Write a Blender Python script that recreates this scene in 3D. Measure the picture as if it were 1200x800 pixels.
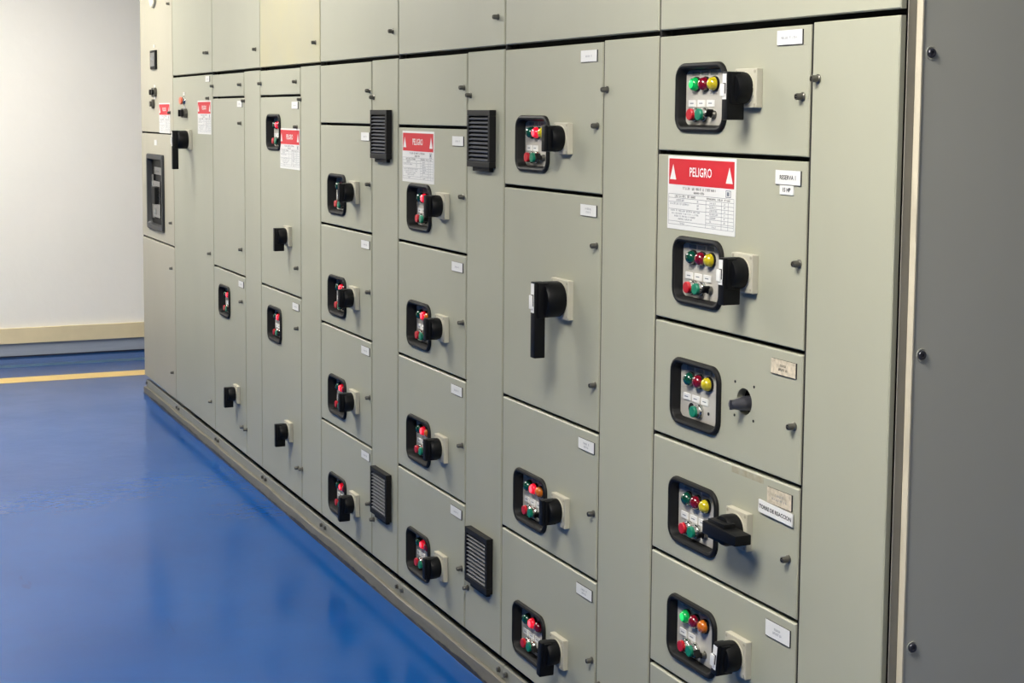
import bpy, bmesh, math, random
from mathutils import Matrix, Vector
from mathutils.geometry import tessellate_polygon

for o in list(bpy.data.objects):
    bpy.data.objects.remove(o)
SC = bpy.context.scene
COL = SC.collection
random.seed(7)

# ------------------------------------------------------------------ camera
cam = bpy.data.cameras.new('camera')
cam.sensor_width = 36.0
cam.lens = 1797.57 / 1200 * 36
cam.shift_x = (600 - 600.64) / 1200
cam.shift_y = (296.28 - 400) / 1200
cam.clip_start = 0.05
co = bpy.data.objects.new('camera', cam)
COL.objects.link(co)
R_ = Vector((0.41464325, 0.90994739, 0.00816816))
U_ = Vector((-0.0848199, 0.02971039, 0.99595325))
F_ = Vector((-0.90602238, 0.41365812, -0.08950086))
co.matrix_world = Matrix(((R_.x, U_.x, -F_.x, 0.0), (R_.y, U_.y, -F_.y, -1.62),
                          (R_.z, U_.z, -F_.z, 1.53), (0, 0, 0, 1)))
SC.camera = co

# ------------------------------------------------------------------ world, exposure
w = bpy.data.worlds.new('world')
SC.world = w
w.use_nodes = True
w.node_tree.nodes['Background'].inputs[0].default_value = (0.80, 0.86, 0.95, 1)
w.node_tree.nodes['Background'].inputs[1].default_value = 0.3
SC.view_settings.view_transform = 'Standard'
SC.view_settings.look = 'None'
SC.view_settings.gamma = 1.0
SC.view_settings.use_curve_mapping = False
SC.view_settings.exposure = 0.0

# ceiling luminaires: x, y, strength (the lamps light the room)
LAMPS = [(-1.75, -1.4, 50.0), (-5.5, -1.4, 37.0), (-8.1, -1.1, 35.0), (2.0, -1.4, 24.0)]  # last two are added, unseen, to brighten the far wall and side panel
LAMP_COL = (1.0, 0.96, 0.87, 1)


# ------------------------------------------------------------------ materials
def srgb(r, g, b):
    f = lambda c: (c / 255 / 12.92) if c / 255 <= 0.04045 else ((c / 255 + 0.055) / 1.055) ** 2.4
    return (f(r), f(g), f(b), 1)


MC = {}


def mat(name, col, rough=0.5, metal=0.0, emit=None, estr=0.0, noise=0.0, nscale=3.0, bump=0.0,
        bscale=40.0, spec=0.5, coat=0.0, stretch=(1, 1, 1), col2=None, trans=0.0):
    if name in MC:
        return MC[name]
    m = bpy.data.materials.new(name)
    m.use_nodes = True
    nt = m.node_tree
    b = nt.nodes['Principled BSDF']
    b.inputs['Base Color'].default_value = col
    b.inputs['Roughness'].default_value = rough
    b.inputs['Metallic'].default_value = metal
    b.inputs['Specular IOR Level'].default_value = spec
    b.inputs['Coat Weight'].default_value = coat
    b.inputs['Transmission Weight'].default_value = trans
    if emit:
        b.inputs['Emission Color'].default_value = emit
        b.inputs['Emission Strength'].default_value = estr
    if noise or bump:
        tc = nt.nodes.new('ShaderNodeNewGeometry')
        mp = nt.nodes.new('ShaderNodeMapping')
        mp.inputs['Scale'].default_value = stretch
        nt.links.new(tc.outputs['Position'], mp.inputs['Vector'])
        if noise:
            n = nt.nodes.new('ShaderNodeTexNoise')
            n.inputs['Scale'].default_value = nscale
            n.inputs['Detail'].default_value = 6
            n.inputs['Roughness'].default_value = 0.6
            nt.links.new(mp.outputs[0], n.inputs['Vector'])
            mx = nt.nodes.new('ShaderNodeMix')
            mx.data_type = 'RGBA'
            c2 = col2 or (col[0] * (1 - noise), col[1] * (1 - noise), col[2] * (1 - noise), 1)
            mx.inputs['A'].default_value = col
            mx.inputs['B'].default_value = c2
            rp = nt.nodes.new('ShaderNodeMapRange')
            rp.inputs['From Min'].default_value = 0.38
            rp.inputs['From Max'].default_value = 0.68
            nt.links.new(n.outputs['Fac'], rp.inputs['Value'])
            nt.links.new(rp.outputs[0], mx.inputs['Factor'])
            nt.links.new(mx.outputs['Result'], b.inputs['Base Color'])
        if bump:
            n2 = nt.nodes.new('ShaderNodeTexNoise')
            n2.inputs['Scale'].default_value = bscale
            n2.inputs['Detail'].default_value = 4
            nt.links.new(mp.outputs[0], n2.inputs['Vector'])
            bp = nt.nodes.new('ShaderNodeBump')
            bp.inputs['Strength'].default_value = bump
            bp.inputs['Distance'].default_value = 0.01
            nt.links.new(n2.outputs['Fac'], bp.inputs['Height'])
            nt.links.new(bp.outputs[0], b.inputs['Normal'])
    MC[name] = m
    return m


PAINT = mat('pebble_grey_paint', srgb(158, 158, 141), 0.42, noise=0.07, nscale=1.6, bump=0.02, bscale=6,
            stretch=(1, 1, 0.6), spec=0.45)
PAINT_WARM = mat('warm_grey_paint', srgb(164, 160, 143), 0.42, noise=0.06, nscale=1.5, bump=0.02, bscale=6, spec=0.45)
PAINT_YEL = mat('yellowed_grey_paint', srgb(170, 164, 130), 0.45, noise=0.3, nscale=2.4,
                col2=srgb(162, 159, 139), bump=0.02, bscale=6, spec=0.4)
FRAME = mat('frame_paint', srgb(128, 124, 114), 0.5, noise=0.12, nscale=8)
GAP_SHADE = mat('black_gasket', srgb(15, 15, 14), 0.85)  # near-black colour carrying the shade inside door gaps and openings
FLANGE = mat('cream_edge_paint', srgb(196, 188, 168), 0.45, noise=0.25, nscale=14, stretch=(1, 1, 0.4))
SIDE = mat('side_panel_paint', srgb(176, 175, 164), 0.5, noise=0.04, nscale=1.3, spec=0.3)
BLACK = mat('black_plastic', srgb(9, 9, 10), 0.6, spec=0.3)
HANDLE = mat('handle_black', srgb(5, 6, 9), 0.5, spec=0.22)
DKGREY = mat('dark_grey_plastic', srgb(58, 60, 62), 0.45)
SLAT = mat('slat_plastic', srgb(88, 89, 92), 0.45)
SHAFT = mat('shaft_steel', srgb(84, 84, 92), 0.35, metal=0.7)
ALU = mat('silver_plate', srgb(178, 174, 166), 0.42, metal=0.1)
BEIGE = mat('beige_plastic', srgb(174, 170, 154), 0.5)
BEIGE_D = mat('grey_beige_plastic', srgb(150, 146, 132), 0.5)
WHITE = mat('white_label', srgb(212, 212, 210), 0.5)
OLDWHITE = mat('aged_label', srgb(206, 194, 172), 0.55, noise=0.4, nscale=90)
INK = mat('black_ink', srgb(30, 30, 34), 0.6)
GREYINK = mat('grey_ink', srgb(110, 116, 128), 0.6)
TAG = mat('grey_tag', srgb(116, 120, 120), 0.5)
RED = mat('sign_red', srgb(192, 20, 36), 0.5)
STEEL = mat('dark_steel', srgb(100, 98, 92), 0.34, metal=0.75)
CHROME = mat('chrome', srgb(205, 205, 200), 0.2, metal=1.0)
CHANNEL = mat('channel_paint', srgb(114, 110, 98), 0.5, noise=0.18, nscale=9, stretch=(1, 1, 4))
PLINTH = mat('plinth_paint', srgb(138, 138, 128), 0.5, noise=0.12, nscale=7)
LG_ON = mat('lamp_green_lit', srgb(8, 140, 66), 0.2, emit=srgb(10, 200, 80), estr=0.10)
LG_CORE = mat('lamp_green_core', srgb(40, 200, 100), 0.2, emit=srgb(60, 255, 130), estr=0.5)
LR_CORE = mat('lamp_red_core', srgb(240, 60, 80), 0.2, emit=(1.0, 0.06, 0.08, 1), estr=2.4)
LR_ON = mat('lamp_red_lit', srgb(225, 20, 45), 0.2, emit=(1.0, 0.01, 0.03, 1), estr=0.4)
LG_OFF = mat('lamp_green_dark', srgb(10, 62, 48), 0.15, coat=0.5)
LR_OFF = mat('lamp_red_dark', srgb(104, 12, 30), 0.15, coat=0.5)
LY_OFF = mat('lamp_yellow', srgb(176, 160, 30), 0.15, coat=0.5)
LO_OFF = mat('lamp_amber', srgb(176, 92, 22), 0.15, coat=0.5)
BT_R = mat('button_red', srgb(172, 18, 32), 0.35)
BT_G = mat('button_green', srgb(6, 112, 84), 0.35)
BT_O = mat('button_orange', srgb(206, 92, 56), 0.35)
GLASS_D = mat('dark_window', srgb(20, 24, 28), 0.12, coat=0.6)


# ------------------------------------------------------------------ mesh helpers
def new_mesh(bm, mats, name='mesh', smooth=False):
    me = bpy.data.meshes.new(name)
    bmesh.ops.recalc_face_normals(bm, faces=bm.faces)
    bm.to_mesh(me)
    bm.free()
    for m in (mats if isinstance(mats, (list, tuple)) else [mats]):
        me.materials.append(m)
    if smooth:
        me.shade_smooth()
        me.set_sharp_from_angle(angle=math.radians(38))
    return me


def obj(name, me, parent=None, loc=(0, 0, 0), label=None, kind=None, rot=None):
    o = bpy.data.objects.new(name, me)
    COL.objects.link(o)
    if parent:
        o.parent = parent
    o.location = loc
    if rot:
        o.rotation_euler = rot
    if label:
        o['label'] = label
    if kind:
        o['kind'] = kind
    return o


def thing(name, label, cat, loc, group=None):
    o = bpy.data.objects.new(name, None)
    COL.objects.link(o)
    o.location = loc
    o['label'] = label
    o['category'] = cat
    if group:
        o['group'] = group
    return o


def add_box(bm, x0, x1, y0, y1, z0, z1, mi=0, bev=0.0):
    vs = [bm.verts.new(p) for p in ((x0, y0, z0), (x1, y0, z0), (x1, y1, z0), (x0, y1, z0),
                                    (x0, y0, z1), (x1, y0, z1), (x1, y1, z1), (x0, y1, z1))]
    fs = [bm.faces.new([vs[i] for i in f]) for f in ((0, 1, 2, 3), (4, 5, 6, 7), (0, 1, 5, 4), (1, 2, 6, 5),
                                                      (2, 3, 7, 6), (3, 0, 4, 7))]
    for f in fs:
        f.material_index = mi
    bmesh.ops.recalc_face_normals(bm, faces=fs)
    if bev:
        r = bmesh.ops.bevel(bm, geom=list({e for f in fs for e in f.edges}), offset=bev, segments=2,
                            affect='EDGES', profile=0.6)
        for f in r['faces']:
            f.material_index = mi
    return vs


def box_mesh(x0, x1, y0, y1, z0, z1, m, bev=0.0):
    bm = bmesh.new()
    add_box(bm, x0, x1, y0, y1, z0, z1, 0, bev)
    return new_mesh(bm, m)


def add_lathe(bm, prof, n=20, c=(0, 0, 0), mi=0, axis='Y', mids=None, cap=True):
    """prof: list of (radius, h); h runs along the axis."""
    rings = []
    for r, h in prof:
        ring = []
        for k in range(n):
            a = 2 * math.pi * k / n
            if axis == 'Y':
                p = (c[0] + r * math.cos(a), c[1] + h, c[2] + r * math.sin(a))
            elif axis == 'X':
                p = (c[0] + h, c[1] + r * math.cos(a), c[2] + r * math.sin(a))
            else:
                p = (c[0] + r * math.cos(a), c[1] + r * math.sin(a), c[2] + h)
            ring.append(bm.verts.new(p))
        rings.append(ring)
    for i in range(len(rings) - 1):
        for k in range(n):
            f = bm.faces.new((rings[i][k], rings[i][(k + 1) % n], rings[i + 1][(k + 1) % n], rings[i + 1][k]))
            f.material_index = mids[i] if mids else mi
    if cap:
        for rr, j in ((rings[0], 0), (rings[-1], -1)):
            f = bm.faces.new(rr)
            f.material_index = mids[j] if mids else mi


def rrect(hw, hh, r, n=6):
    pts = []
    for cx, cz, a0 in ((hw - r, hh - r, 0), (-hw + r, hh - r, 90), (-hw + r, -hh + r, 180), (hw - r, -hh + r, 270)):
        for k in range(n + 1):
            a = math.radians(a0 + 90 * k / n)
            pts.append((cx + r * math.cos(a), cz + r * math.sin(a)))
    return pts


def loops(bm, lst, closed_first=False, closed_last=False, mids=None):
    """lst of (points2d, y)"""
    rings = [[bm.verts.new((x, y, z)) for x, z in pts] for pts, y in lst]
    n = len(rings[0])
    for i in range(len(rings) - 1):
        for k in range(n):
            f = bm.faces.new((rings[i][k], rings[i][(k + 1) % n], rings[i + 1][(k + 1) % n], rings[i + 1][k]))
            if mids:
                f.material_index = mids[i]
    if closed_first:
        bm.faces.new(rings[0])
    if closed_last:
        f = bm.faces.new(rings[-1])
        if mids:
            f.material_index = mids[-1]
    return rings


def holed_plate(w_, h_, holes, y0, y1, m, bev=0.0019):
    """sheet door centred on its origin, front at y0, holes = lists of 2D points"""
    bm = bmesh.new()
    o2 = [(-w_ / 2, -h_ / 2), (w_ / 2, -h_ / 2), (w_ / 2, h_ / 2), (-w_ / 2, h_ / 2)]
    oi = [(-w_ / 2 + bev, -h_ / 2 + bev), (w_ / 2 - bev, -h_ / 2 + bev), (w_ / 2 - bev, h_ / 2 - bev),
          (-w_ / 2 + bev, h_ / 2 - bev)]
    r = loops(bm, [(o2, y1), (o2, y0 + bev), (oi, y0)], closed_first=not holes)
    front = r[-1]
    hr = [[bm.verts.new((x, y0, z)) for x, z in h] for h in holes]
    flat = list(front)
    for h in hr:
        flat += h
    tris = tessellate_polygon([[v.co for v in front]] + [[v.co for v in h] for h in hr])
    for t in tris:
        try:
            bm.faces.new([flat[i] for i in t])
        except ValueError:
            pass
    for h in hr:
        bk = [bm.verts.new((v.co.x, y1 - 0.0004, v.co.z)) for v in h]
        for k in range(len(h)):
            bm.faces.new((h[k], h[(k + 1) % len(h)], bk[(k + 1) % len(h)], bk[k]))
    me = bpy.data.meshes.new('door_sheet')
    bmesh.ops.recalc_face_normals(bm, faces=bm.faces)
    bm.to_mesh(me)
    bm.free()
    me.materials.append(m)
    return me


def add_text(bm, s, x, z, size, y, mi, align='CENTER', sx=1.0, bold=0.0, rot=0.0):
    cu = bpy.data.curves.new('txt', 'FONT')
    cu.body = s
    cu.size = size
    cu.align_x = align
    cu.align_y = 'CENTER'
    cu.resolution_u = 2
    cu.offset = bold
    cu.fill_mode = 'FRONT'
    o = bpy.data.objects.new('txt', cu)
    COL.objects.link(o)
    me = bpy.data.meshes.new_from_object(o)
    bpy.data.objects.remove(o)
    tmp = bmesh.new()
    tmp.from_mesh(me)
    vmap = {}
    ca, sa = math.cos(rot), math.sin(rot)
    for v in tmp.verts:
        px, pz = v.co.x * sx, v.co.y
        vmap[v.index] = bm.verts.new((x + px * ca - pz * sa, y, z + px * sa + pz * ca))
    for f in tmp.faces:
        try:
            nf = bm.faces.new([vmap[v.index] for v in f.verts])
            nf.material_index = mi
        except ValueError:
            pass
    tmp.free()
    bpy.data.meshes.remove(me)
    bpy.data.curves.remove(cu)


def add_words(bm, counts, x, z, size, y, mi, align='CENTER', seed=1):
    """a line of print too small and blurred to read: words of the given letter counts"""
    r = random.Random(seed + int(1e4 * (x + z)) + sum(counts) * 7)
    adv, cw, ch = size * 0.66, size * 0.46, size * 0.70
    total = adv * (sum(counts) + len(counts) - 1)
    px = x - total / 2 if align == 'CENTER' else x
    t = size * 0.13
    for n in counts:
        for _ in range(n):
            quad(bm, px, px + t, z - ch / 2, z + ch / 2, y, mi)
            k = r.choice((-1, 0, 1))
            quad(bm, px + t, px + cw - t, z + k * (ch - t) / 2 - t / 2, z + k * (ch - t) / 2 + t / 2, y, mi)
            if r.random() < 0.6:
                quad(bm, px + cw - t, px + cw, z - ch / 2, z + ch / 2, y, mi)
            px += adv
        px += adv


def quad(bm, x0, x1, z0, z1, y, mi):
    f = bm.faces.new([bm.verts.new(p) for p in ((x0, y, z0), (x1, y, z0), (x1, y, z1), (x0, y, z1))])
    f.material_index = mi


# ------------------------------------------------------------------ shared component meshes
HOLE = rrect(0.090, 0.064, 0.025)


def mk_bezel():
    bm = bmesh.new()
    prof = [(0.0, 0.002), (0.0, -0.003), (0.002, -0.0065), (0.006, -0.008), (0.010, -0.0065), (0.0125, -0.002),
            (0.0145, 0.0250)]
    loops(bm, [(rrect(0.0955 - d, 0.0695 - d, max(0.032 - d, 0.008)), y) for d, y in prof])
    return new_mesh(bm, BLACK, 'bezel', True)


def mk_ctrl_plate():
    bm = bmesh.new()
    loops(bm, [(rrect(0.0805, 0.0555, 0.010), 0.0148), (rrect(0.0805, 0.0555, 0.010), 0.0126),
               (rrect(0.0795, 0.0545, 0.0095), 0.012)], closed_first=True, closed_last=True)
    return new_mesh(bm, ALU, 'control_plate')


def mk_lamp(dome, core=None):
    bm = bmesh.new()
    add_lathe(bm, [(0.0150, 0.012), (0.0155, 0.0085), (0.0150, 0.0072), (0.0138, 0.0068), (0.0132, 0.0030), (0.0118, -0.0010),
                   (0.0086, -0.0042), (0.0045, -0.0058), (0.001, -0.0062)], 20, mids=[0, 0, 0, 1, 1, 1, 2, 2, 2])
    return new_mesh(bm, [BLACK, dome, core or dome], 'pilot_lamp', True)


def mk_button(cap, r=0.0118):
    bm = bmesh.new()
    add_lathe(bm, [(0.0155, 0.012), (0.0155, 0.0065), (0.0140, 0.0040), (0.0128, 0.0040), (0.0122, -0.0015), (r, -0.0018),
                   (r, -0.0065), (r - 0.0012, -0.0078), (0.001, -0.0080)], 20, mids=[0, 0, 0, 0, 1, 1, 1, 1, 1])
    return new_mesh(bm, [CHROME, cap], 'push_button', True)


def mk_selector():
    bm = bmesh.new()
    add_lathe(bm, [(0.0085, 0.012), (0.0085, 0.008), (0.0065, 0.006), (0.0065, 0.003), (0.001, 0.003)], 16, mids=[0, 0, 0, 1, 1])
    add_box(bm, -0.0022, 0.0022, -0.010, 0.004, -0.004, 0.0125, 1, 0.001)
    return new_mesh(bm, [STEEL, BLACK], 'selector_switch', True)


def mk_tag(m, w_=0.026, h_=0.0135, t=0.0025, line=True):
    bm = bmesh.new()
    add_box(bm, -w_ / 2, w_ / 2, -t, 0, -h_ / 2, h_ / 2, 0)
    if line:
        quad(bm, -w_ * 0.26, w_ * 0.26, -0.0011, 0.0011, -t - 0.0002, 1)
    return new_mesh(bm, [m, GREYINK], 'tag')


def mk_plate(s=0.037, t=0.014):
    bm = bmesh.new()
    add_box(bm, -s, s, -t, 0.0, -s, s, 0, 0.0018)
    # collar and rear gasket
    add_lathe(bm, [(s * 0.84, -t + 0.001), (s * 0.84, -t - 0.0015), (s * 0.8, -t - 0.002)], 28, mi=0)
    for x in (-1, 1):
        for z in (-1, 1):
            add_lathe(bm, [(0.0032, -t + 0.001), (0.0032, -t - 0.0008)], 10, c=(x * s * 0.84, 0, z * s * 0.84), mi=1)
    return new_mesh(bm, [BEIGE, BEIGE_D], 'handle_plate')


def mk_handle(r, y_hub, y_front, y_back, up, down, hw, label=True, hwt=None):
    """hub turned on Y plus a grip bar; origin on the shaft axis at the door face"""
    bm = bmesh.new()
    add_lathe(bm, [(r * 0.93, -0.013), (r, -0.019), (r, y_hub + 0.006), (r * 0.92, y_hub), (r * 0.5, y_hub - 0.0008)], 30)
    # neck between hub and grip, then grip bar (tapers to the tip)
    add_box(bm, -hw * 1.5, hw * 1.5, y_front + 0.006, y_hub + 0.012, -r * 0.96, r * 0.96, 0, 0.002)
    hwt = hwt or hw
    vs = add_box(bm, -hw, hw, y_front, y_back, -down, up, 0, 0.0)
    for v in vs:
        if v.co.z < 0:
            v.co.x *= hwt / hw
    fs = {f for v in vs for f in v.link_faces}
    bmesh.ops.bevel(bm, geom=list({e for f in fs for e in f.edges}), offset=0.0025, segments=2, affect='EDGES', profile=0.6)
    if label:
        add_box(bm, -hw * 0.7, hw * 0.62, y_front - 0.0008, y_front + 0.001, up - r * 1.7, up - 0.004, 1)
        add_box(bm, -hw * 1.05, hw * 0.2, y_front - 0.004, y_front + 0.001, -r * 0.5, r * 0.25, 1, 0.001)
        add_box(bm, -hw * 0.5, hw * 0.5, y_front - 0.0012, y_front + 0.001, -r * 0.35, r * 0.3, 0)
    return new_mesh(bm, [HANDLE, WHITE], 'rotary_handle', True)


def mk_latch():
    bm = bmesh.new()
    add_lathe(bm, [(0.0105, 0.0), (0.0105, -0.002), (0.0080, -0.0035), (0.0076, -0.0145), (0.0066, -0.016),
                   (0.0045, -0.016), (0.0042, -0.0125), (0.001, -0.0125)], 16, mids=[0, 0, 0, 0, 0, 1, 1, 1])
    add_box(bm, -0.0030, 0.0030, -0.0165, -0.011, -0.0010, 0.0010, 0)
    return new_mesh(bm, [STEEL, BLACK], 'latch', True)


def mk_nameplate(text, w_=0.080, h_=0.027, base=None, rim=INK, ink=None, ts_=0):
    bm = bmesh.new()
    add_box(bm, -w_ / 2, w_ / 2, -0.0022, 0, -h_ / 2, h_ / 2, 2)
    quad(bm, -w_ / 2, w_ / 2 - 0.0012, -h_ / 2 + 0.001, h_ / 2, -0.0024, 0)
    ts = [t for t in text.split('\n')] if isinstance(text, str) else list(text)
    for i, t in enumerate(ts):
        z = (len(ts) - 1) * 0.5 * 0.0075 - i * 0.0075
        if isinstance(t, tuple):
            add_words(bm, t, 0, z, 0.0066, -0.0027, 1, seed=len(ts) + i)
            continue
        add_text(bm, t, 0, z, ts_ or (0.0078 if len(t) < 12 else 0.0068), -0.0027, 1, bold=0.0003 if ts_ else 0.0001)
    return new_mesh(bm, [base or WHITE, ink or GREYINK, rim], 'nameplate')


def mk_sign():
    """danger sign 0.258 x 0.151"""
    W, H = 0.129, 0.0755
    bm = bmesh.new()
    add_box(bm, -W, W, -0.0012, 0, -H, H, 0)
    y = -0.0015
    quad(bm, -W + 0.005, W - 0.005, H - 0.059, H - 0.006, y, 1)
    for cx in (-0.107, 0.107):
        f = bm.faces.new([bm.verts.new(p) for p in ((cx - 0.0125, y - 0.0004, H - 0.049), (cx + 0.0125, y - 0.0004, H - 0.049),
                                                    (cx, y - 0.0004, H - 0.017))])
        f.material_index = 0
    add_text(bm, 'PELIGRO', 0, H - 0.0325, 0.0255, y - 0.0004, 0, bold=0.0004, sx=0.86)
    add_words(bm, (6, 2, 4, 1, 8,), -0.004, H - 0.0655, 0.0078, y, 2)
    add_words(bm, (9,), -0.004, H - 0.0735, 0.0072, y, 2)
    quad(bm, W - 0.035, W - 0.016, H - 0.0765, H - 0.0625, y, 3)
    quad(bm, W - 0.033, W - 0.018, H - 0.075, H - 0.064, y - 0.0003, 0)
    quad(bm, W - 0.030, W - 0.021, H - 0.0735, H - 0.0655, y - 0.0006, 3)

    def hl(x0, x1, z, t=0.0007, mi=3):
        quad(bm, x0, x1, z - t / 2, z + t / 2, y, mi)

    def vl(x, z0, z1):
        quad(bm, x - 0.0005, x + 0.0005, z0, z1, y, 3)
    L, Rr = -W + 0.005, W - 0.005
    for z in (H - 0.0785, H - 0.0865, H - 0.141):
        hl(L, Rr, z)
    hl(L, 0.022, H - 0.0945)
    hl(L, 0.022, H - 0.1095)
    hl(L, Rr, H - 0.1345)
    add_words(bm, (10, 2, 4,), L + 0.025, H - 0.0825, 0.0068, y, 2, 'LEFT')
    add_words(bm, (10, 6, 6,), 0.024, H - 0.0825, 0.0055, y, 2, 'LEFT')
    add_words(bm, (9,), L + 0.030, H - 0.0905, 0.0056, y, 3, 'LEFT')
    add_words(bm, (9, 2, 7,), L + 0.006, H - 0.0985, 0.0058, y, 3, 'LEFT')
    for z in (H - 0.0905, H - 0.0985, H - 0.1045):
        add_words(bm, (2,), L + 0.112, z, 0.0055, y, 3, 'LEFT')
    for i, t in enumerate(((6, 2, 9, 8, 8), (4, 9, 1, 2, 5, 1, 6), (5, 3, 6, 1, 8), (7, 10))):
        add_words(bm, t, L + 0.066, H - 0.1125 - i * 0.0055, 0.0047, y, 3)
    for i in range(6):
        z = H - 0.0905 - i * 0.0073
        hl(0.022, Rr, z - 0.0037)
        add_words(bm, ((7,), (8,), (9,), (10,), (7,), (2,))[i], 0.036, z, 0.0050, y, 3, 'LEFT')
        add_words(bm, (2,), 0.088, z, 0.0050, y, 3, 'LEFT')
    for x in (L, 0.022, 0.080, 0.104, Rr):
        vl(x, H - 0.141, H - 0.0785 if x in (L, Rr) else H - 0.0865)
    add_words(bm, (6,), L + 0.045, H - 0.1378, 0.0048, y, 3, 'LEFT')
    add_words(bm, (5,), 0.045, H - 0.1378, 0.0048, y, 3, 'LEFT')
    return new_mesh(bm, [WHITE, RED, INK, GREYINK], 'danger_sign')


M_BEZEL, M_CPLATE = mk_bezel(), mk_ctrl_plate()
LAMP = {k: mk_lamp(m, {'G': LG_CORE, 'R': LR_CORE}.get(k)) for k, m in dict(G=LG_ON, R=LR_ON, g=LG_OFF, r=LR_OFF, y=LY_OFF, o=LO_OFF).items()}
M_BR, M_BG = mk_button(BT_R), mk_button(BT_G)
M_SEL = mk_selector()
M_TAGW, M_TAGG = mk_tag(WHITE), mk_tag(TAG, 0.026, 0.008, 0.001, False)
M_PLATE, M_PLATE_BIG = mk_plate(0.037, 0.014), mk_plate(0.047, 0.014)
M_H_LEVER = mk_handle(0.0305, -0.046, -0.060, -0.022, 0.0305, 0.060, 0.010, True)
M_H_LEVER_PLAIN = mk_handle(0.0305, -0.046, -0.060, -0.022, 0.0305, 0.056, 0.010, False)
M_H_SHORT = mk_handle(0.0305, -0.046, -0.060, -0.022, 0.0305, 0.031, 0.010, False)
M_H_SHORT_LAB = mk_handle(0.0305, -0.046, -0.060, -0.022, 0.0305, 0.033, 0.010, True)
M_H_BIG = mk_handle(0.043, -0.062, -0.084, -0.056, 0.043, 0.138, 0.012, True)
M_LATCH = mk_latch()
M_SIGN = mk_sign()

LAMPNAME = dict(G='green pilot lamp, lit', R='red pilot lamp, glowing', g='dark green pilot lamp, off', r='dark red pilot lamp, off',
                y='yellow pilot lamp', o='amber pilot lamp')


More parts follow.
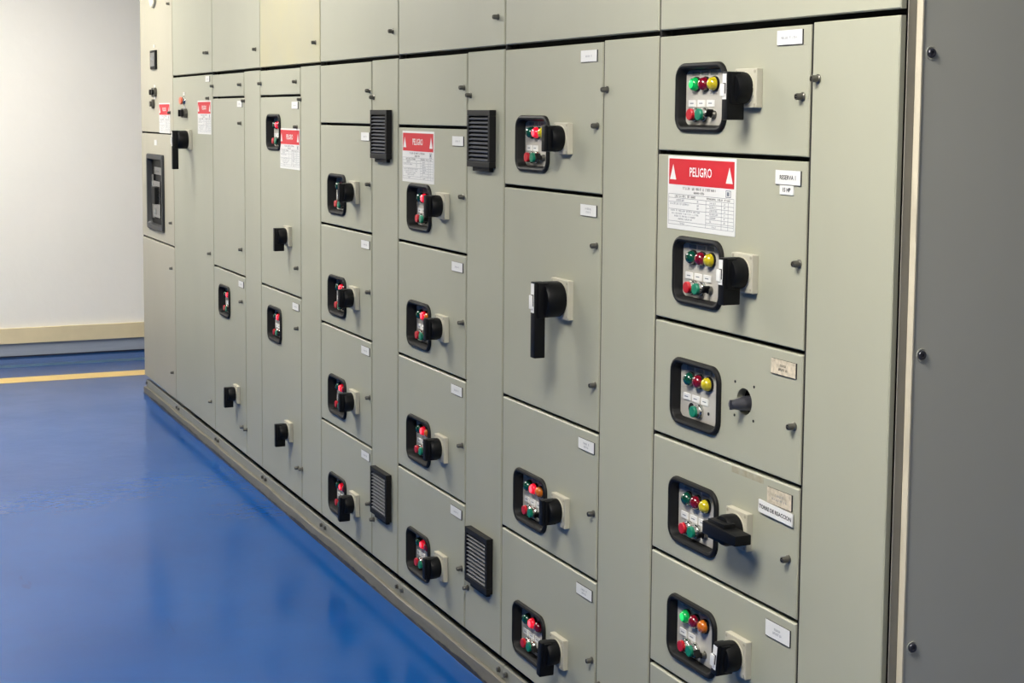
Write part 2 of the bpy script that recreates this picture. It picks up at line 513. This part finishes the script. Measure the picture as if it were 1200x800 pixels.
# ------------------------------------------------------------------ cabinet builder
class Cab:
    def __init__(s, x0, x1, label, xd=None):
        s.x0, s.x1, s.xc = x0, x1, (x0 + x1) / 2
        s.root = thing('switchgear_cabinet', label, 'electrical cabinet', (s.xc, 0, 0), 'grey motor control cabinets in the row')
        bm = bmesh.new()
        hw = (x1 - x0) / 2 - 0.001
        add_box(bm, -hw, hw, 0.030, 0.90, 0.098, 2.24, 0, 0.0)
        # folded front frame of the carcass
        if x1 > -2.1:
            add_box(bm, hw - 0.0028, hw - 0.0010, 0.0035, 0.031, 0.045, 2.24, 1)
        else:
            add_box(bm, hw - 0.02, hw, 0.0195, 0.031, 0.098, 2.24, 1)
        add_box(bm, -hw, -hw + 0.02, 0.0195, 0.031, 0.098, 2.24, 0)
        # black strips standing in for the shade in the joints between the doors
        add_box(bm, -hw, -hw + 0.0030, 0.004, 0.031, 0.104, 2.23, 0)
        if x1 < -2.1:
            add_box(bm, hw - 0.0030, hw, 0.004, 0.031, 0.104, 2.23, 0)
        if xd:
            add_box(bm, xd - s.xc - 0.0040, xd - s.xc + 0.0040, 0.004, 0.031, 0.104, 1.695, 0)
        obj('carcass', new_mesh(bm, [GAP_SHADE, FRAME if x1 > -2.1 else GAP_SHADE]), s.root)
        # plinth panel with bolt pairs by the joints
        obj('plinth_panel', box_mesh(-hw + 0.0008, hw - 0.0008, 0.009, 0.028, 0.0, 0.074, PLINTH, 0.001), s.root)
        for dx in (-hw + 0.022, hw - 0.022):
            bm = bmesh.new()
            add_lathe(bm, [(0.0085, 0.008), (0.0085, 0.006), (0.0062, 0.0055), (0.0062, 0.0), (0.001, 0.0)], 6, c=(dx, 0, 0.058))
            obj('plinth_bolt', new_mesh(bm, STEEL), s.root)

    def door(s, name, x0, x1, z0, z1, m=None, holes=(), th=0.0185, y=0.0, g=0.0042, gz=0.0044, label=None):
        xc, zc = (x0 + x1) / 2, (z0 + z1) / 2
        me = holed_plate(x1 - x0 - 2 * g, z1 - z0 - 2 * gz, [[(x - xc + px, z - zc + pz) for px, pz in h] for x, z, h in holes],
                         y, th, m or PAINT)
        d = obj(name, me, s.root, (xc - s.xc, 0, zc), label=label)
        d['_c'] = 0
        del d['_c']
        return d, xc, zc

    def sub(s, D, name, me, x, z, y=0.0, label=None, rot=None):
        d, xc, zc = D
        return obj(name, me, d, (x - xc, y, z - zc), label=label, rot=rot)

    def control(s, D, x, z, lamps='grr', buttons='RGS', tags=3, tagx=-0.018):
        dp = 0.0 if s.x0 > -3 else (0.004 if s.x0 > -4 else 0.010)
        s.sub(D, 'control_bezel', M_BEZEL, x, z)
        s.sub(D, 'control_plate', M_CPLATE, x, z, dp)
        for i, c in enumerate(lamps):
            s.sub(D, 'pilot_lamp', LAMP[c], x + (i - 1) * 0.0345 - 0.002, z + 0.0270, dp, label=LAMPNAME[c])
            s.sub(D, 'lamp_tag', M_TAGG, x + (i - 1) * 0.0345 - 0.008, z + 0.0485, 0.012 + dp)
        for i in range(tags):
            s.sub(D, 'button_tag', M_TAGW, x + (i - 1) * 0.0350 + tagx, z - 0.0115, 0.012 + dp)
        for i, c in enumerate(buttons):
            xx = x + (i - 1) * 0.033 - 0.003
            if c == 'R':
                s.sub(D, 'push_button', M_BR, xx, z - 0.0340, dp, label='red push button')
            elif c == 'G':
                s.sub(D, 'push_button', M_BG, xx, z - 0.0340, dp, label='green push button')
            elif c == 'S':
                s.sub(D, 'selector_switch', M_SEL, xx, z - 0.0340, dp, rot=(0, random.choice((0.7, -0.7)), 0))
            elif c == 'H':
                bm = bmesh.new()
                add_lathe(bm, [(0.0115, 0.0), (0.0115, -0.0006), (0.001, -0.0006)], 20)
                s.sub(D, 'blanked_hole', new_mesh(bm, BLACK), xx, z - 0.034, 0.012 + dp)
            elif c == 'h':
                bm = bmesh.new()
                add_lathe(bm, [(0.0035, 0.0), (0.0035, -0.0006), (0.001, -0.0006)], 12)
                s.sub(D, 'blanked_hole', new_mesh(bm, BLACK), xx, z - 0.034, 0.012 + dp)

    def handle(s, D, x, z, me, rot=0.0, big=False):
        s.sub(D, 'handle_plate', M_PLATE_BIG if big else M_PLATE, x, z)
        s.sub(D, 'rotary_handle', me, x, z, rot=(0, rot, 0))

    def latch(s, D, *pts):
        for x, z in pts:
            s.sub(D, 'latch', M_LATCH, x * 1.0050, z, rot=(0, random.uniform(0, 3), 0)).scale = (0.8, 0.95, 0.8)

    def name(s, D, x, z, text, **k):
        return s.sub(D, 'nameplate', mk_nameplate(text, **k), x, z)

    def sign(s, D, x, z, rot=0.0):
        s.sub(D, 'danger_sign', M_SIGN, x, z, rot=(0, rot, 0), label='white safety sign with a red PELIGRO header')

    def vent(s, x, z):
        bm = bmesh.new()
        hw = 0.0755
        # rim, back, lower lip
        for a in ((-hw, hw, 0.060, hw), (-hw, hw, -hw, -0.060), (-hw, -hw + 0.012, -0.060, 0.060), (hw - 0.012, hw, -0.060, 0.060)):
            add_box(bm, a[0], a[1], -0.019, 0, a[2], a[3], 0, 0.0015)
        add_box(bm, -hw + 0.01, hw - 0.01, -0.006, 0, -0.061, 0.061, 1)
        add_box(bm, -0.052, 0.060, -0.012, 0, -hw - 0.011, -hw + 0.001, 0, 0.002)
        v = obj('vent_grille', new_mesh(bm, [BLACK, GAP_SHADE]), s.root, (x - s.xc, 0, z), label='square black louvred vent grille')
        if not hasattr(Cab, 'slat'):
            b2 = bmesh.new()
            vs = [b2.verts.new(p) for q in (-0.0638, 0.0638) for p in ((q, -0.0175, -0.0038), (q, -0.0185, -0.0012), (q, -0.0105, 0.0022), (q, -0.0095, 0.0004))]
            for f in ((0, 1, 5, 4), (1, 2, 6, 5), (2, 3, 7, 6), (3, 0, 4, 7), (0, 1, 2, 3), (4, 5, 6, 7)):
                b2.faces.new([vs[i] for i in f])
            Cab.slat = new_mesh(b2, SLAT, 'slat')
        for i in range(11):
            obj('slat', Cab.slat, v, (0, 0, (i - 5) * 0.0108))


CH = lambda x, z: (x, z, HOLE)
TOP, BOT, CROWN = 1.702, 0.098, 2.235

# --- cabinet 8 (nearest) ---
c = Cab(-2.818, -2.016, 'nearest grey cabinet, at the right end, with large PELIGRO sign and dark side panel', -2.277)
XD = -2.277
c.door('top_cover', c.x0, -2.0300, TOP + 0.002, CROWN, th=0.0115)
D = c.door('cable_door', XD, -2.0300, BOT, TOP, th=0.0115)
c.latch(D, (-2.244, 1.598), (-2.244, 0.22))
D = c.door('compartment_door', c.x0, XD, 1.455, TOP - 0.003, holes=[CH(-2.645, 1.568)])
c.control(D, -2.645, 1.568, 'Gry', 'RGS')
c.handle(D, -2.466, 1.584, M_H_LEVER)
c.name(D, -2.342, 1.674, ((5, 1, 4,),))
c.latch(D, (-2.289, 1.567))
D = c.door('compartment_door', c.x0, XD, 1.105, 1.455, holes=[CH(-2.645, 1.217)])
c.control(D, -2.645, 1.217, 'gry', 'RGS')
c.handle(D, -2.466, 1.234, M_H_LEVER)
c.sign(D, -2.641, 1.374)
c.name(D, -2.337, 1.420, 'RESERVA 1', ink=INK, ts_=0.0112)
c.sub(D, 'power_tag', mk_nameplate('15 HP', 0.043, 0.017, rim=WHITE, ink=INK, ts_=0.0105), -2.341, 1.3975, label='small white tag reading HP')
c.latch(D, (-2.287, 1.266))
SH = (-2.468, 0.984)
circ = [(0.0265 * math.cos(2 * math.pi * k / 28), 0.0260 * math.sin(2 * math.pi * k / 28)) for k in range(28)]
D = c.door('compartment_door', c.x0, XD, 0.858, 1.105, holes=[CH(-2.645, 0.966), (SH[0], SH[1], circ)])
c.control(D, -2.645, 0.966, 'gry', 'HGh')
bm = bmesh.new()
add_lathe(bm, [(0.0150, 0.028), (0.0145, 0.002), (0.0125, -0.010), (0.0085, -0.028), (0.0075, -0.031), (0.001, -0.031)], 20)
add_box(bm, -0.0022, 0.0022, -0.0325, -0.012, -0.0095, 0.0095, 0, 0.0008)
c.sub(D, 'switch_shaft', new_mesh(bm, SHAFT, smooth=True), SH[0], SH[1] - 0.004, label='bare steel switch shaft with its handle missing')
for dx, dz in ((-0.033, 0.034), (0.033, 0.034), (-0.033, -0.032), (0.033, -0.032)):
    bm = bmesh.new()
    add_lathe(bm, [(0.0028, 0.0), (0.0028, -0.0006), (0.001, -0.0006)], 10)
    c.sub(D, 'screw_hole', new_mesh(bm, BLACK), SH[0] + dx, SH[1] + dz)
c.name(D, -2.337, 1.069, ((5,), (7,),), base=OLDWHITE, h_=0.029, ink=INK)
c.latch(D, (-2.290, 0.967))
D = c.door('compartment_door', c.x0, XD, 0.606, 0.858, holes=[CH(-2.645, 0.716)])
c.control(D, -2.645, 0.716, 'gry', 'RGS')
c.handle(D, -2.466, 0.736, mk_handle(0.0305, -0.046, -0.066, -0.030, 0.040, 0.078, 0.013, False, 0.010), rot=-math.pi / 2)
c.name(D, -2.340, 0.823, ((6,), (8, 2),), base=OLDWHITE, h_=0.031)
c.sub(D, 'strip_label', mk_nameplate('TORRE DE REACCION', 0.111, 0.024, rim=WHITE, ink=INK, ts_=0.0105), -2.349, 0.795, -0.0024,
      label='white strip label with black capitals', rot=(0, 0.03, 0))
c.latch(D, (-2.298, 0.717))
D = c.door('compartment_door', c.x0, XD, 0.356, 0.606, holes=[CH(-2.642, 0.467)])
c.control(D, -2.642, 0.467, 'Gro', 'RGS', tags=2)
c.handle(D, -2.460, 0.486, M_H_SHORT_LAB, rot=0.12)
c.name(D, -2.335, 0.569, ((5,), (7,),), h_=0.032)
D = c.door('compartment_door', c.x0, XD, BOT, 0.356)
D4 = [o for o in c.root.children if o.name.startswith('compartment_door')][3]
TAPE = mat('tape_residue', srgb(146, 140, 118), 0.7, noise=0.35, nscale=60, col2=srgb(160, 158, 140))
obj('tape_residue', box_mesh(-0.058, 0.052, -0.0004, 0.0, -0.006, 0.006, TAPE, 0), D4, (-2.448 + 2.5475, 0, 0.8445 - 0.732),
    label='old beige tape residue')
# end of the row: side panel with folded edge and countersunk bolts
rt = c.root
bm = bmesh.new()
add_box(bm, -2.019 - c.xc, -2.0045 - c.xc, 0.0225, 0.93, 0.03, 2.24, 0, 0.0012)
obj('side_panel', new_mesh(bm, SIDE), rt, label='plain side panel facing the camera')
bm = bmesh.new()
add_box(bm, -2.0170 - c.xc, -2.0020 - c.xc, 0.0190, 0.0225, 0.03, 2.24, 0, 0.0006)
obj('edge_flange', new_mesh(bm, FLANGE), rt, label='cream folded edge of the side panel')
for z in (0.146, 0.643, 1.140, 1.636, 2.13):
    bm = bmesh.new()
    cy = 0.0405
    add_lathe(bm, [(0.0112, -0.0002), (0.0108, 0.0016), (0.0088, 0.0006), (0.0080, 0.0004)], 24, c=(-2.0045 - c.xc, cy, z), axis='X', cap=False)
    add_lathe(bm, [(0.0080, 0.0002), (0.0078, 0.0030), (0.0068, 0.0042), (0.0036, 0.0042), (0.0032, 0.0012), (0.001, 0.0012)], 20,
              c=(-2.0045 - c.xc, cy, z), axis='X', mi=1)
    obj('side_bolt', new_mesh(bm, [SIDE, SHAFT], smooth=True), rt)

# --- cabinet 7 ---
c = Cab(-3.605, -2.818, 'grey cabinet with the long black lever handle, between the nearest cabinet and the vented ones', -3.066)
XD = -3.066
c.door('top_cover', c.x0, c.x1, TOP + 0.002, CROWN)
D = c.door('cable_door', XD, c.x1, BOT, TOP)
c.latch(D, (-3.031, 1.588), (-3.031, 0.22))
D = c.door('compartment_door', c.x0, XD, 1.349, TOP - 0.003, holes=[CH(-3.431, 1.460)])
c.control(D, -3.431, 1.460, 'gRy', 'RGS', tags=2)
c.handle(D, -3.250, 1.476, M_H_SHORT)
c.name(D, -3.133, 1.665, ((5, 1,),))
c.latch(D, (-3.075, 1.507))
D = c.door('compartment_door', c.x0, XD, 0.804, 1.349)
c.handle(D, -3.248, 1.096, M_H_BIG, big=True)
c.name(D, -3.126, 1.313, ((7,), (3, 1,),))
c.latch(D, (-3.072, 1.235), (-3.071, 0.914))
D = c.door('compartment_door', c.x0, XD, 0.456, 0.804, holes=[CH(-3.426, 0.566)])
c.control(D, -3.426, 0.566, 'gRo', 'RGS')
c.handle(D, -3.244, 0.584, M_H_SHORT)
c.name(D, -3.122, 0.766, ((5, 1,), (5,),))
c.latch(D, (-3.070, 0.614))
D = c.door('compartment_door', c.x0, XD, BOT, 0.456, holes=[CH(-3.426, 0.219)])
c.control(D, -3.426, 0.219, 'gRr', 'RGS')
c.handle(D, -3.244, 0.236, M_H_LEVER_PLAIN, rot=0.1)
c.name(D, -3.124, 0.417, ((5, 1,), (5,),))
c.latch(D, (-3.068, 0.266))


def vented(x0, x1, XD, bx, hx, nx, lx, lamps, label, sign, sgx, vx, texts, lastlever, lcx):
    c = Cab(x0, x1, label, XD)
    c.door('top_cover', x0, x1, TOP + 0.002, CROWN)
    c.latch((bpy.data.objects[c.root.children[-1].name], (x0 + x1) / 2, (TOP + 0.002 + CROWN) / 2), (x1 - 0.026, 1.781))
    D = c.door('cable_door', XD, x1, BOT, TOP)
    c.latch(D, (lcx, 1.582), (lcx, 0.224))
    D = c.door('blank_door', x0, XD, 1.494, TOP - 0.003)
    c.latch(D, (lx, 1.603))
    for i, (z0, z1, zc) in enumerate(((1.147, 1.494, 1.257), (0.799, 1.147, 0.909), (0.452, 0.799, 0.563), (BOT, 0.452, 0.217))):
        D = c.door('compartment_door', x0, XD, z0, z1, holes=[CH(bx, zc)])
        c.control(D, bx, zc, lamps[i], 'RGS', tags=2)
        c.handle(D, hx, zc + 0.0165, M_H_LEVER_PLAIN if (i == 3 and lastlever) else M_H_SHORT, rot=0.12 if (i == 3 and lastlever) else 0)
        c.name(D, nx, zc + 0.200, texts[i])
        c.latch(D, (lx, (1.306, 0.959, 0.615, 0.266)[i]))
        if sign and i == 0:
            c.sign(D, sgx, 1.405)
    c.vent(vx, 1.467)
    c.vent(vx, 0.330)
    return c


# --- cabinets 6 and 5 ---
vented(-4.390, -3.605, -3.852, -4.207, -4.013, -3.912, -3.854, ('gRr', 'gRo', 'gRo', 'gRr'),
       'vented grey cabinet with a PELIGRO sign directly above its top control recess',
       True, -4.221, -3.733, (((5, 1,),), ((5, 1,),), ((5, 1,),), ((5, 1,),)), False, -3.808)
vented(-5.175, -4.390, -4.632, -4.984, -4.790, -4.690, -4.628, ('grr', 'gRr', 'gRr', 'gRr'),
       'vented grey cabinet without any red sign, four control recesses down its left side', False, 0, -4.521,
       (((5, 1,),), ((5, 2,),), ((5, 2,),), ((5, 2,),)), True, -4.588)

# --- cabinet 4 ---
c = Cab(-5.965, -5.175, 'grey cabinet under the yellowed top cover, with a small PELIGRO sign beside its top controls', -5.415)
XD = -5.415
D = c.door('top_cover', c.x0, c.x1, TOP + 0.002, CROWN, m=PAINT_YEL, label='top cover with yellowed paint')
c.latch(D, (-5.201, 1.778))
D = c.door('cable_door', XD, c.x1, BOT, TOP)
c.latch(D, (-5.380, 1.580), (-5.380, 0.217))
D = c.door('blank_door', c.x0, XD, 1.595, TOP - 0.003)
c.latch(D, (-5.920, 1.645), (-5.440, 1.645))
D = c.door('compartment_door', c.x0, XD, 0.851, 1.595, holes=[CH(-5.765, 1.457)])
c.control(D, -5.765, 1.457, 'gRr', 'RGS', tags=2)
c.sign(D, -5.550, 1.398)
c.name(D, -5.480, 1.559, ((5, 2,),))
c.handle(D, -5.565, 1.072, M_H_LEVER_PLAIN)
c.latch(D, (-5.430, 1.480), (-5.430, 0.960))
D = c.door('compartment_door', c.x0, XD, BOT, 0.851, holes=[CH(-5.765, 0.712)])
c.control(D, -5.765, 0.712, 'gRr', 'RGS', tags=2)
c.name(D, -5.480, 0.814, ((5, 2,),))
c.handle(D, -5.565, 0.330, M_H_LEVER_PLAIN)
c.latch(D, (-5.430, 0.736), (-5.430, 0.211))

# --- cabinet 3 ---
c = Cab(-6.760, -5.965, 'grey cabinet with one control recess low down, no sign and a plain upper door', -6.212)
XD = -6.212
D = c.door('top_cover', c.x0, c.x1, TOP + 0.002, CROWN)
c.latch(D, (-5.995, 1.782))
D = c.door('cable_door', XD, c.x1, BOT, TOP)
c.latch(D, (-6.175, 1.579), (-6.175, 0.212))
D = c.door('blank_door', c.x0, XD, 1.595, TOP - 0.003)
c.latch(D, (-6.710, 1.646), (-6.235, 1.646))
D = c.door('compartment_door', c.x0, XD, 0.851, 1.595)
c.name(D, -6.280, 1.566, ((5, 2,),))
c.latch(D, (-6.235, 1.487), (-6.235, 0.962))
D = c.door('compartment_door', c.x0, XD, BOT, 0.851, holes=[CH(-6.562, 0.712)])
c.control(D, -6.562, 0.712, 'gRr', 'RGS', tags=2)
c.name(D, -6.278, 0.815, ((5, 2,),))
c.handle(D, -6.350, 0.340, M_H_LEVER_PLAIN)
c.latch(D, (-6.235, 0.743), (-6.235, 0.212))

# --- cabinet 2 ---
c = Cab(-7.575, -6.760, 'grey cabinet with one tall door, black lever, orange button and small PELIGRO sign')
D = c.door('top_cover', c.x0, c.x1, TOP + 0.002, CROWN)
c.latch(D, (-6.800, 1.796), (-6.840, 1.796))
D = c.door('tall_door', c.x0, c.x1, BOT, TOP)
c.name(D, -6.842, 1.679, ((5, 2,),))
c.handle(D, -7.216, 1.402, M_H_BIG, big=True)
M_BO = mk_button(BT_O, 0.0135)
c.sub(D, 'push_button', M_BO, -7.330, 1.585, -0.010, label='orange push button').scale = (1.9, 1.3, 1.35)
c.sub(D, 'button_tag', M_TAGW, -7.325, 1.618)
bm = bmesh.new()
for dx in (-0.028, 0.028):
    add_lathe(bm, [(0.022, 0), (0.022, -0.014), (0.018, -0.016), (0.001, -0.016)], 20, c=(dx, 0, 0), mi=0)
    add_box(bm, dx - 0.005, dx + 0.005, -0.028, -0.012, -0.016, 0.016, 1, 0.001)
c.sub(D, 'selector_switch', new_mesh(bm, [STEEL, BLACK], smooth=True), -7.305, 1.526)
c.sub(D, 'button_tag', M_TAGW, -7.320, 1.553)
c.sign(D, -6.915, 1.508)
c.latch(D, (-6.795, 1.593), (-6.790, 0.898), (-6.795, 0.222))

# --- cabinet 1 (far end) ---
c = Cab(-8.380, -7.575, 'farthest cabinet at the left end near the white wall, with large black breaker window')
D = c.door('upper_door', c.x0, c.x1, 1.422, CROWN, m=PAINT_WARM)
bm = bmesh.new()
add_lathe(bm, [(0.062, 0), (0.062, -0.012), (0.056, -0.016), (0.052, -0.012), (0.001, -0.012)], 28, mids=[0, 0, 0, 1, 1])
c.sub(D, 'round_gauge', new_mesh(bm, [BEIGE, WHITE], smooth=True), -8.005, 2.125, label='round white gauge')
bm = bmesh.new()
add_box(bm, -0.064, 0.064, -0.012, 0, -0.048, 0.048, 0, 0.002)
add_box(bm, -0.050, 0.050, -0.0128, -0.011, -0.034, 0.036, 1)
quad(bm, -0.02, 0.03, 0.0, 0.014, -0.0132, 2)
c.sub(D, 'panel_meter', new_mesh(bm, [BLACK, GLASS_D, TAG]), -8.005, 1.798, label='black rectangular panel meter')
c.sub(D, 'button_tag', M_TAGW, -8.010, 1.868)
for z, mm in ((1.632, BLACK), (1.572, STEEL)):
    bm = bmesh.new()
    for dx in (-0.025, 0.030):
        add_lathe(bm, [(0.024, 0), (0.024, -0.012), (0.019, -0.014), (0.001, -0.014)], 20, c=(dx, 0, 0), mi=0)
        add_lathe(bm, [(0.014, -0.013), (0.014, -0.024), (0.001, -0.024)], 16, c=(dx, 0, 0), mi=1)
        if z < 1.6:
            break
    c.sub(D, 'selector_switch', new_mesh(bm, [STEEL, mm], smooth=True), -8.010, z)
    c.sub(D, 'button_tag', M_TAGW, -8.010, z + 0.031)
c.sign(D, -7.775, 1.500)
c.latch(D, (-7.600, 2.061), (-7.600, 1.528))
bh = rrect(0.185, 0.182, 0.012, 3)
D = c.door('breaker_door', c.x0, c.x1, 0.864, 1.422, m=PAINT_WARM, holes=[(-8.003, 1.116, bh)])
c.sub(D, 'indicator_tag', mk_nameplate('', 0.06, 0.028, rim=WHITE), -7.999, 1.373)
bm = bmesh.new()
prof = [(0.0, 0.002), (0.0, -0.008), (0.004, -0.012), (0.024, -0.012), (0.028, -0.006), (0.030, 0.016)]
loops(bm, [(rrect(0.203 - d, 0.197 - d, 0.012, 3), y) for d, y in prof])
c.sub(D, 'breaker_frame', new_mesh(bm, mat('breaker_frame_black', srgb(36, 38, 40), 0.5), smooth=True), -8.003, 1.116)
bm = bmesh.new()
add_box(bm, -0.173, 0.173, 0.0135, 0.0165, -0.167, 0.167, 0)
add_box(bm, -0.060, 0.120, -0.006, 0.014, -0.130, 0.060, 1, 0.004)
add_box(bm, -0.020, 0.060, -0.022, -0.004, -0.060, 0.030, 0, 0.004)
add_box(bm, -0.140, -0.085, 0.002, 0.014, -0.020, 0.090, 1, 0.003)
add_box(bm, -0.135, -0.070, 0.004, 0.014, -0.140, -0.060, 2, 0.003)
add_box(bm, -0.100, 0.10, 0.008, 0.014, 0.090, 0.130, 1, 0.002)
quad(bm, -0.12, -0.095, 0.030, 0.055, 0.0012, 3)
quad(bm, -0.03, 0.02, -0.115, -0.085, -0.0068, 3)
quad(bm, -0.07, 0.03, 0.102, 0.112, 0.0074, 2)
c.sub(D, 'circuit_breaker', new_mesh(bm, [BLACK, mat('breaker_body', srgb(30, 32, 34), 0.25, coat=0.4), STEEL, TAG]), -8.003, 1.116, label='black moulded circuit breaker behind the opening')
c.latch(D, (-7.600, 0.981))
D = c.door('lower_door', c.x0, c.x1, BOT, 0.864, m=PAINT_WARM)
c.latch(D, (-7.600, 0.754), (-7.600, 0.228))

# ------------------------------------------------------------------ base channel under the row
base = thing('base_channel', 'long beige steel channel on the blue floor under the whole row of cabinets', 'steel channel', (-5.2, 0, 0))
bm = bmesh.new()
N = 150
x0, x1 = -8.385, -2.006
top, bot = [], []
for i in range(N + 1):
    x = x0 + (x1 - x0) * i / N
    wob = 0.0016 * math.sin(x * 6.1) + 0.0012 * math.sin(x * 13.7 + 1)
    top.append((x, 0.0375 + wob))
vf = [[bm.verts.new((x + 5.2, -0.004, 0.0)), bm.verts.new((x + 5.2, -0.004 + 0.4 * (t - 0.0375), t - 0.0015)),
       bm.verts.new((x + 5.2, -0.002, t)), bm.verts.new((x + 5.2, 0.0072, t)), bm.verts.new((x + 5.2, 0.0072, -0.0))] for x, t in top]
for a, b in zip(vf, vf[1:]):
    for k in range(5):
        bm.faces.new((a[k], b[k], b[(k + 1) % 5], a[(k + 1) % 5]))
bm.faces.new(vf[0])
bm.faces.new(vf[-1])
obj('channel', new_mesh(bm, CHANNEL), base)
# run of floor paint up the channel foot, with its ragged dark edge
bm = bmesh.new()
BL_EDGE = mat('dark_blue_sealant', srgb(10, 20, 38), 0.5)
pr = None
rr = random.Random(3)
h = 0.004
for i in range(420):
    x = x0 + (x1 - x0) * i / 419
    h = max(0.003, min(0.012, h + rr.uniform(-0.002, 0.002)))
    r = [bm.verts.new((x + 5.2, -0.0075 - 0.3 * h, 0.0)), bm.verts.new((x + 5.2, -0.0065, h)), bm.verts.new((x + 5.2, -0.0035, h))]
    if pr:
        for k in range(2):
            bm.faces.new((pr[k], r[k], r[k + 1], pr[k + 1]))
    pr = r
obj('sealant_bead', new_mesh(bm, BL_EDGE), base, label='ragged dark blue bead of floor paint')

# ------------------------------------------------------------------ room shell
XL, XR, YF, YB, ZC = -9.90, 4.5, -6.5, 1.25, 2.76


def structure(name, me, loc=(0, 0, 0), parent=None):
    return obj(name, me, parent, loc, kind='structure')


fm = bpy.data.materials.new('blue_epoxy_floor')
fm.use_nodes = True
nt = fm.node_tree
b = nt.nodes['Principled BSDF']
geo = nt.nodes.new('ShaderNodeNewGeometry')


def noise(scale, detail=5, rough=0.55, vec=None, dist=0.0):
    n = nt.nodes.new('ShaderNodeTexNoise')
    n.inputs['Scale'].default_value = scale
    n.inputs['Detail'].default_value = detail
    n.inputs['Roughness'].default_value = rough
    n.inputs['Distortion'].default_value = dist
    nt.links.new(vec or geo.outputs['Position'], n.inputs['Vector'])
    return n


def rng(src, a, b_, c_, d_):
    r = nt.nodes.new('ShaderNodeMapRange')
    for k, v in zip(('From Min', 'From Max', 'To Min', 'To Max'), (a, b_, c_, d_)):
        r.inputs[k].default_value = v
    nt.links.new(src, r.inputs['Value'])
    return r.outputs[0]


def mix(fac, A, B):
    m = nt.nodes.new('ShaderNodeMix')
    m.data_type = 'RGBA'
    nt.links.new(fac, m.inputs['Factor'])
    for k, v in (('A', A), ('B', B)):
        if isinstance(v, tuple):
            m.inputs[k].default_value = v
        else:
            nt.links.new(v, m.inputs[k])
    return m.outputs['Result']


c1 = mix(rng(noise(1.3).outputs['Fac'], 0.35, 0.7, 0, 1), srgb(0, 72, 142), srgb(0, 62, 128))
mpn = nt.nodes.new('ShaderNodeMapping')
mpn.inputs['Scale'].default_value = (1, 2.6, 1)
nt.links.new(geo.outputs['Position'], mpn.inputs['Vector'])
scuff = noise(3.2, 4, 0.6, mpn.outputs[0], 0.6)
c2 = mix(rng(scuff.outputs['Fac'], 0.70, 0.78, 0, 0.6), c1, srgb(10, 52, 112))
nt.links.new(c2, b.inputs['Base Color'])
nt.links.new(rng(noise(2.2, 6).outputs['Fac'], 0.3, 0.7, 0.12, 0.22), b.inputs['Roughness'])
b.inputs['Specular IOR Level'].default_value = 0.27
bp = nt.nodes.new('ShaderNodeBump')
bp.inputs['Strength'].default_value = 0.25
bp.inputs['Distance'].default_value = 0.004
nt.links.new(noise(9, 5, 0.6).outputs['Fac'], bp.inputs['Height'])
nt.links.new(bp.outputs[0], b.inputs['Normal'])
structure('floor', box_mesh(XL - 0.1, XR + 0.1, YF - 0.1, YB + 0.1, -0.1, 0, fm))

WALL = mat('white_wall_paint', srgb(242, 239, 232), 0.7, noise=0.035, nscale=1.2, bump=0.15, bscale=18)
CEIL = mat('ceiling_paint', srgb(150, 148, 142), 0.8)
WALL2 = mat('grey_wall_paint', srgb(108, 107, 104), 0.8)
structure('wall_left', box_mesh(XL - 0.1, XL, YF - 0.1, YB + 0.1, 0, ZC, WALL))
structure('wall_right', box_mesh(XR, XR + 0.1, YF - 0.1, YB + 0.1, 0, ZC, WALL2))
structure('wall_front', box_mesh(XL, XR, YF - 0.1, YF, 0, ZC, WALL2))
structure('wall_back', box_mesh(XL, XR, YB, YB + 0.1, 0, ZC, WALL2))
structure('ceiling', box_mesh(XL - 0.1, XR + 0.1, YF - 0.1, YB + 0.1, ZC, ZC + 0.1, CEIL))
TAN = mat('tan_skirting_paint', srgb(224, 208, 170), 0.6, noise=0.08, nscale=5)
CURB = mat('grey_curb', srgb(150, 158, 172), 0.6, noise=0.15, nscale=6, stretch=(1, 0.3, 3))
structure('baseboard_left', box_mesh(XL, XL + 0.020, YF, YB, 0.088, 0.185, TAN, 0.002))
structure('trim_4', box_mesh(XL, XL + 0.012, YF, YB, 0, 0.010, BL_EDGE))  # dark strip added as the shadow line at the curb foot
structure('trim_1', box_mesh(XL, XL + 0.006, YF, YB, 0, 0.088, CURB))
YEL = mat('yellow_line_paint', srgb(222, 190, 118), 0.45, noise=0.1, nscale=8)
GRN = mat('green_line_paint', srgb(28, 84, 120), 0.35, noise=0.2, nscale=8)
structure('trim_2', box_mesh(-9.13, -8.96, YF, 0.95, 0, 0.0015, YEL))
structure('trim_3', box_mesh(-9.60, -9.50, YF, 1.0, 0, 0.001, GRN))

# ------------------------------------------------------------------ ceiling luminaires, the last two added fill lights
for i, (lx, ly, st) in enumerate(LAMPS):
    t = thing('ceiling_light', ('ceiling light above the nearest cabinets', 'ceiling light above the middle cabinets',
                                'added light brightening the far white wall', 'added light brightening the dark side panel')[i], 'light', (lx, ly, ZC), 'ceiling luminaires')
    bm = bmesh.new()
    for a in ((-0.62, 0.62, -0.32, -0.30), (-0.62, 0.62, 0.30, 0.32), (-0.62, -0.60, -0.30, 0.30), (0.60, 0.62, -0.30, 0.30)):
        add_box(bm, a[0], a[1], a[2], a[3], -0.045, 0)
    obj('lamp_housing', new_mesh(bm, WHITE), t)
    obj('diffuser', box_mesh(-0.60, 0.60, -0.30, 0.30, -0.115, -0.03,
                             mat('diffuser_%d' % i, (0.9, 0.9, 0.9, 1), 0.5, emit=LAMP_COL, estr=st)), t)
